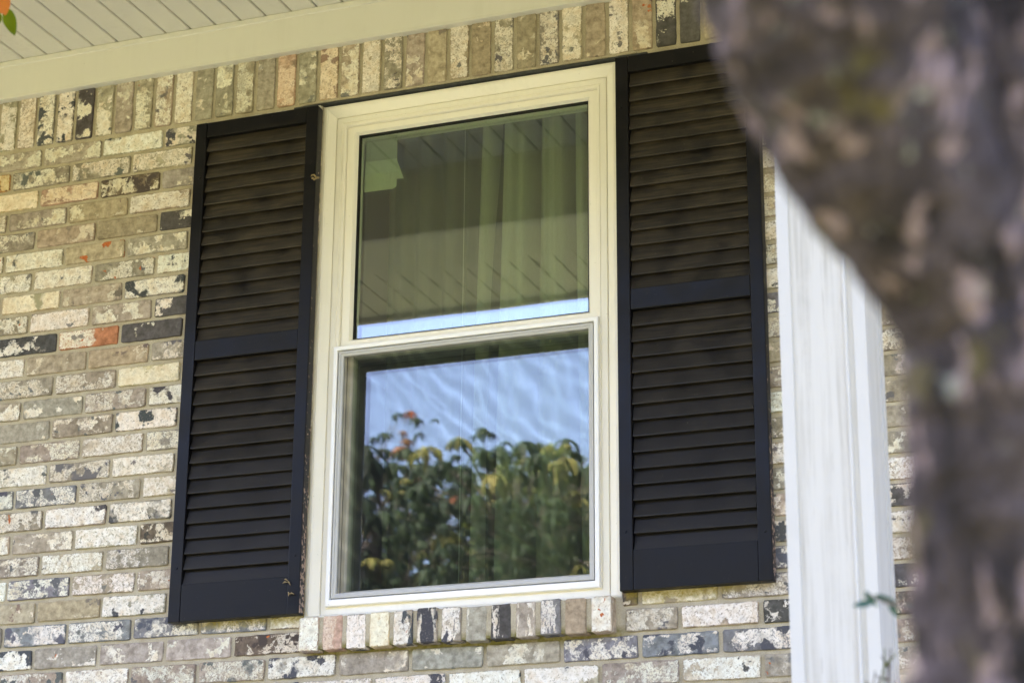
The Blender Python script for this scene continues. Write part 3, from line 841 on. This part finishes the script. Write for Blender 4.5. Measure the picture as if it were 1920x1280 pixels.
lp = [ray(1860, 420, D + .03), ray(1800, 150, D + .04), ray(1790, -100, D + .05), ray(1830, -500, D + .1)]
v, f = tube(lp, [120 * m, 200 * m, 190 * m, 120 * m], 48, .10, 16, 5, 16)
fpart('limb', mesh('limb', v, f, True), BARK)
# thin branch arching over the view, its last leaves hanging into the picture corner
e1 = ray(10, -30, 4.25)
bp = [ray(1500, -260, D - .03), ray(1000, -330, 2.0), ray(420, -300, 3.2), ray(110, -190, 4.0), e1]
v, f = tube(bp, [.012, .009, .006, .004, .0015], 8, 0, 1, 0, 6)
br = fpart('branch', mesh('branch', v, f, True), BRANCHW)
def place_leaf(me, parent, pos, tip, roll=0.0, name='leaf'):
    o = link(name, me, None, parent)
    d = (Vector(tip) - Vector(pos)).normalized()
    q = d.to_track_quat('Y', 'Z')
    loc = Matrix.Translation(pos) @ q.to_matrix().to_4x4() @ Matrix.Rotation(roll, 4, 'Y')
    o.matrix_parent_inverse = FI if parent is ft else FI
    o.matrix_basis = loc
    return o
def leaf_at(parent, u0, v0, u1, v1, d, wd, mat, roll, curl=0.0, droop=.1):
    a, b = ray(u0, v0, d), ray(u1, v1, d)
    me = leaf_me('leaf', (b - a).length, wd, droop, .25, 9, curl); me.materials.append(mat)
    o = bpy.data.objects.new('leaf', me); COL.objects.link(o)
    o.parent = parent; o.matrix_parent_inverse = FI
    y = (b - a).normalized(); view = (CAM - a).normalized()
    x = y.cross(view).normalized(); z = x.cross(y)
    mt = Matrix((x, y, z)).transposed().to_4x4()
    o.matrix_parent_inverse = Matrix.Identity(4)
    o.matrix_basis = FI_PAR(parent) @ Matrix.Translation(a) @ mt @ Matrix.Rotation(roll, 4, 'Y')
    return o
def FI_PAR(parent):
    if parent is ft: return FI
    return Matrix.Identity(4) if parent.parent is ft else Matrix.Identity(4)
S = 4.25 / F_PX
leaf_at(br, 15, 15, 20, 69, 4.25, 25 * S, LEAF_NEAR, .25, -.12)
leaf_at(br, -6, 20, -2, 52, 4.27, 16 * S, LEAF_NEAR, -.3, .1)
leaf_at(br, -4, -22, 7, 31, 4.22, 36 * S, LEAF_ORANGE, .2, -.05)
leaf_at(br, -24, -30, -34, 30, 4.3, 30 * S, LEAF_NEAR, .2)
cr_l, r9 = [], random.Random(77)
def fg_crown():
    limbs = []
    top = [ray(2080, -900, D + .1), ray(1380, -700, D), ray(1830, -500, D + .1)]
    cc, rr = Vector((2.95, -4.0, .35)), Vector((1.5, 1.05, 1.0))
    for i in range(520):
        while True:
            u = Vector((r9.uniform(-1, 1), r9.uniform(-1, 1), r9.uniform(-1, 1)))
            if .3 < u.length <= 1: break
        p = cc + Vector((u.x * rr.x, u.y * rr.y, u.z * rr.z))
        q = min(top, key=lambda a: (a - p).length)
        if i % 4 == 0: limbs.append(tube([q, q.lerp(p, .5) + Vector((0, 0, .12)), p], [.02, .011, .003], 5, 0, 1, 0, 3))
        droop_cluster(p, r9, .15 * r9.uniform(.8, 1.2), cr_l)
    fpart('crown_limbs', mesh('crown_limbs', *join(limbs), True), BRANCHW)
    fpart('crown', mesh('crown', *join(cr_l), True), LEAF_SHADED)
# small sprig reaching past the column
tw0, tw1 = ray(1760, 1150, 1.5), ray(1598, 1131, 2.55)
v, f = tube([tw0, ray(1715, 1143, 2.1), ray(1665, 1129, 2.5), ray(1628, 1116, 2.55)], [.004, .003, .0017, .0008], 7, 0, 1, 0, 6)
twg = fpart('twig', mesh('twig', v, f, True), BRANCHW)
S = 2.55 / F_PX
for a in ((1637, 1130, 1597, 1134, 10), (1621, 1107, 1646, 1139, 9), (1640, 1114, 1690, 1136, 11), (1668, 1126, 1684, 1158, 10), (1690, 1132, 1716, 1140, 9)):
    leaf_at(twg, a[0], a[1], a[2], a[3], 2.55, a[4] * S * 1.5, LEAF_BLUE, .5)

# ------------------------------------------------------------------ low shrub whose tips reach the bottom edge
sb = empty('shrub', (2.55, -2.35, -3.2)); tag(sb, 'thin twiggy shrub tips rising in front of the column at the bottom edge', 'shrub')
SI = Matrix.Translation((-2.55, 2.35, 3.2))
r = random.Random(12)
for i in range(9):
    tip = ray(1612 + r.uniform(0, 90), 1195 + r.uniform(0, 90), 3.0)
    base_ = Vector((2.55 + r.uniform(-.06, .06), -2.35 + r.uniform(-.06, .06), -3.3))
    mid = base_.lerp(tip, .6) + Vector((r.uniform(-.05, .05), r.uniform(-.05, .05), 0))
    sv, sf = tube([base_, mid, tip], [.004, .0025, .0009], 6, 0, 1, 0, 5)
    o = link('stem', mesh('stem', sv, sf, True), BRANCHW, sb); o.matrix_parent_inverse = SI
    parts = []
    for k in range(5):
        a = mid.lerp(tip, .55 + .1 * k); d = Vector((r.uniform(-1, 1), r.uniform(-1, 1), r.uniform(0, 1))).normalized()
        parts.append(tube([a, a + d * .025], [.0022, .0006], 5))
    v, f = join(parts)
    o.data = mesh('stem', *join([(sv, sf), (v, f)])); o.data.materials.append(LEAF_FAR if i % 3 == 0 else BRANCHW)

# ------------------------------------------------------------------ trees mirrored in the window glass
def droop_cluster(pos, r, scl, out, flat=1.0):
    k = r.randint(6, 9); a0 = r.uniform(0, 6.28)
    for i in range(k):
        an = a0 + i * 2 * math.pi / k + r.uniform(-.25, .25)
        ln = scl * r.uniform(.75, 1.15); wd = ln * r.uniform(.26, .36)
        d = Vector((math.cos(an), math.sin(an), 0)); s_ = Vector((-math.sin(an), math.cos(an), 0))
        V = []
        lift = r.uniform(.05, .35)
        for t, w_ in ((0, .1), (.25, .75), (.55, 1.0), (.8, .62), (1, 0.02)):
            p = pos + d * ln * (.95 * math.sin(t * 1.45) * .75) + Vector((0, 0, ln * (lift * t - 1.0 * t * t)))
            V += [p - s_ * wd / 2 * w_ - Vector((0, 0, wd * .12 * w_)), p, p + s_ * wd / 2 * w_ - Vector((0, 0, wd * .12 * w_))]
        F_ = []
        for q in range(4):
            b = 3 * q; F_ += [(b, b + 1, b + 4, b + 3), (b + 1, b + 2, b + 5, b + 4)]
        out.append((V, F_))
def near_tree(name, base, crown, n, label, seed, scl=.17, reds=.02):
    r = random.Random(seed)
    root = empty(name, base); tag(root, label, 'tree')
    inv = Matrix.Translation(-Vector(base)); base = Vector(base)
    limbs, leaves, redl, brightl = [], [], [], []
    cc = Vector(crown[0]); rr = Vector(crown[1])
    fork = base.lerp(cc, .45)
    tips = []
    for i in range(n):
        while True:
            u = Vector((r.uniform(-1, 1), r.uniform(-1, 1), r.uniform(-1, 1)))
            q4 = (u.x ** 4 + u.y ** 4 + u.z ** 4) ** .25
            if q4 <= 1 and (q4 > .35 or r.random() < .3): break
        bumpy = 1 + .16 * mn.noise(Vector((u.x * 1.7 + seed, u.y * 1.7, u.z * 1.3)))
        tips.append(cc + Vector((u.x * rr.x, u.y * rr.y, u.z * rr.z)) * bumpy)
    mains = [cc + Vector((r.uniform(-.55, .55) * rr.x, r.uniform(-.55, .55) * rr.y, r.uniform(-.3, .5) * rr.z)) for _ in range(9)]
    for q in mains: limbs.append(tube([fork, fork.lerp(q, .5) + Vector((0, 0, .1)), q], [.035, .022, .009], 7, 0, 1, 0, 4))
    for p in tips:
        q = min(mains, key=lambda a: (a - p).length)
        limbs.append(tube([q.lerp(p, .0), q.lerp(p, .55) + Vector((0, 0, .05)), p], [.008, .005, .003], 4, 0, 1, 0, 2))
        big = r.random() < .15 or ((p - cc).z > .55 * rr.z and r.random() < .6)
        k_ = r.random()
        for _ in range(1 if big else 3):
            droop_cluster(p + Vector((r.uniform(-.1, .1), r.uniform(-.1, .1), r.uniform(-.1, .1))) * (0 if big else 1), r, scl * (r.uniform(.8, 1.1) if big else r.uniform(.35, .65)), redl if k_ < reds else (brightl if k_ < reds + .07 else leaves))
    v, f = tube([base + Vector((0, 0, -.15)), base.lerp(fork, .5) + Vector((.05, .03, 0)), fork], [.085, .065, .05], 14, .08, 9, 1, 6)
    def part(nm, vf, mat):
        o = link(nm, mesh(nm, vf[0], vf[1], True), mat, root); o.matrix_parent_inverse = inv
    part('trunk', (v, f), BARK); part('limbs', join(limbs), BRANCHW); part('crown', join(leaves), LEAF_SHADED)
    if brightl: part('sunlit_yellow_leaves', join(brightl), LEAF_SUNLIT)  # sunlit bits of the crown, their light put into the leaf colour
    if redl: part('red_leaves', join(redl), LEAF_RED)
fg_crown()
near_tree('drooping_tree', (-1.6, -5.6, -4.1), ((-1.15, -5.4, -.42), (1.75, .95, 1.08)), 1500, 'small tree with drooping shade-dark leaves mirrored across the lower pane', 11, .140, .006)
near_tree('drooping_tree', (-3.0, -7.2, -4.1), ((-3.0, -7.2, .0), (1.4, 1.0, 1.45)), 560, 'drooping tree with reddish leaf tips mirrored at the lower left of the pane', 23, .14, .05)

def far_tree(base, h, cr, n, mat, label, seed, ls_=.22):
    r = random.Random(seed); base = Vector(base)
    root = empty('tree', base); tag(root, label, 'tree', 'trees beyond the lawn mirrored in the glass')
    inv = Matrix.Translation(-base)
    lob = []
    for i in range(16):
        an, rad = r.uniform(0, 6.28), r.uniform(.1, .62) * cr
        lob.append((base + Vector((math.cos(an) * rad, math.sin(an) * rad, h * r.uniform(.36, .86))), cr * r.uniform(.32, .5)))
    lob.append((base + Vector((0, 0, h - cr * .45)), cr * .45))
    V, F_ = [], []
    for i in range(n):
        c, rd = r.choice(lob)
        u = Vector((r.gauss(0, 1), r.gauss(0, 1), r.gauss(0, 1))).normalized()
        p = c + u * rd * (r.random() ** .35)
        s_ = ls_ * r.uniform(.6, 1.4)
        a = Vector((r.gauss(0, 1), r.gauss(0, 1), r.gauss(0, 1))).normalized(); b = a.cross(u + Vector((.01, .02, .3))).normalized()
        k = len(V); V += [p - a * s_, p + b * s_ * .5, p + a * s_, p - b * s_ * .5]; F_.append((k, k + 1, k + 2, k + 3))
    v, f = tube([base - Vector((0, 0, .4)), base + Vector((.1, 0, h * .3)), base + Vector((0, .1, h * .6))], [cr * .09, cr * .07, cr * .03], 10, .06, 3, 1, 4)
    lim = [tube([base + Vector((.1, 0, h * .3)), c], [cr * .035, cr * .008], 5) for c, _ in lob]
    o = link('trunk', mesh('trunk', *join([(v, f)] + lim), True), BARK, root); o.matrix_parent_inverse = inv
    me = bpy.data.meshes.new('crown'); me.from_pydata([tuple(q) for q in V], [], F_)
    o = link('crown', me, mat, root); o.matrix_parent_inverse = inv
FT = [(-11.2, -34, 12.6, 3.2, LEAF_FAR, 'rounded bright green tree farthest from the house, mirrored above the drooping leaves'),
      (-15.2, -31, 10.6, 3.4, LEAF_FAR2, 'broad olive tree beyond the lawn, left of the rounded bright green one'),
      (-19.5, -30, 9.8, 3.6, LEAF_FAR, 'wide pale tree at the end of the mirrored tree row'),
      (-7.5, -35, 11.0, 3.4, LEAF_FAR2, 'olive tree beyond the lawn, right of the rounded bright green one'),
      (-1.5, -38, 10.0, 4.2, LEAF_FAR, 'full green tree beyond the lawn straight in front of the porch'),
      (7, -36, 9.5, 4.6, LEAF_FAR2, 'tall olive tree beyond the lawn in front of the column'),
      (-10.5, -26, 7.6, 2.8, LEAF_FAR2, 'low spreading olive tree standing before the mirrored tree row')]
for i, (x, y, h, cr, mt, lb) in enumerate(FT):
    far_tree((x, y, -4.1 + max(0, -y - 14) * .035), h, cr, 5200, mt, lb, 60 + i)
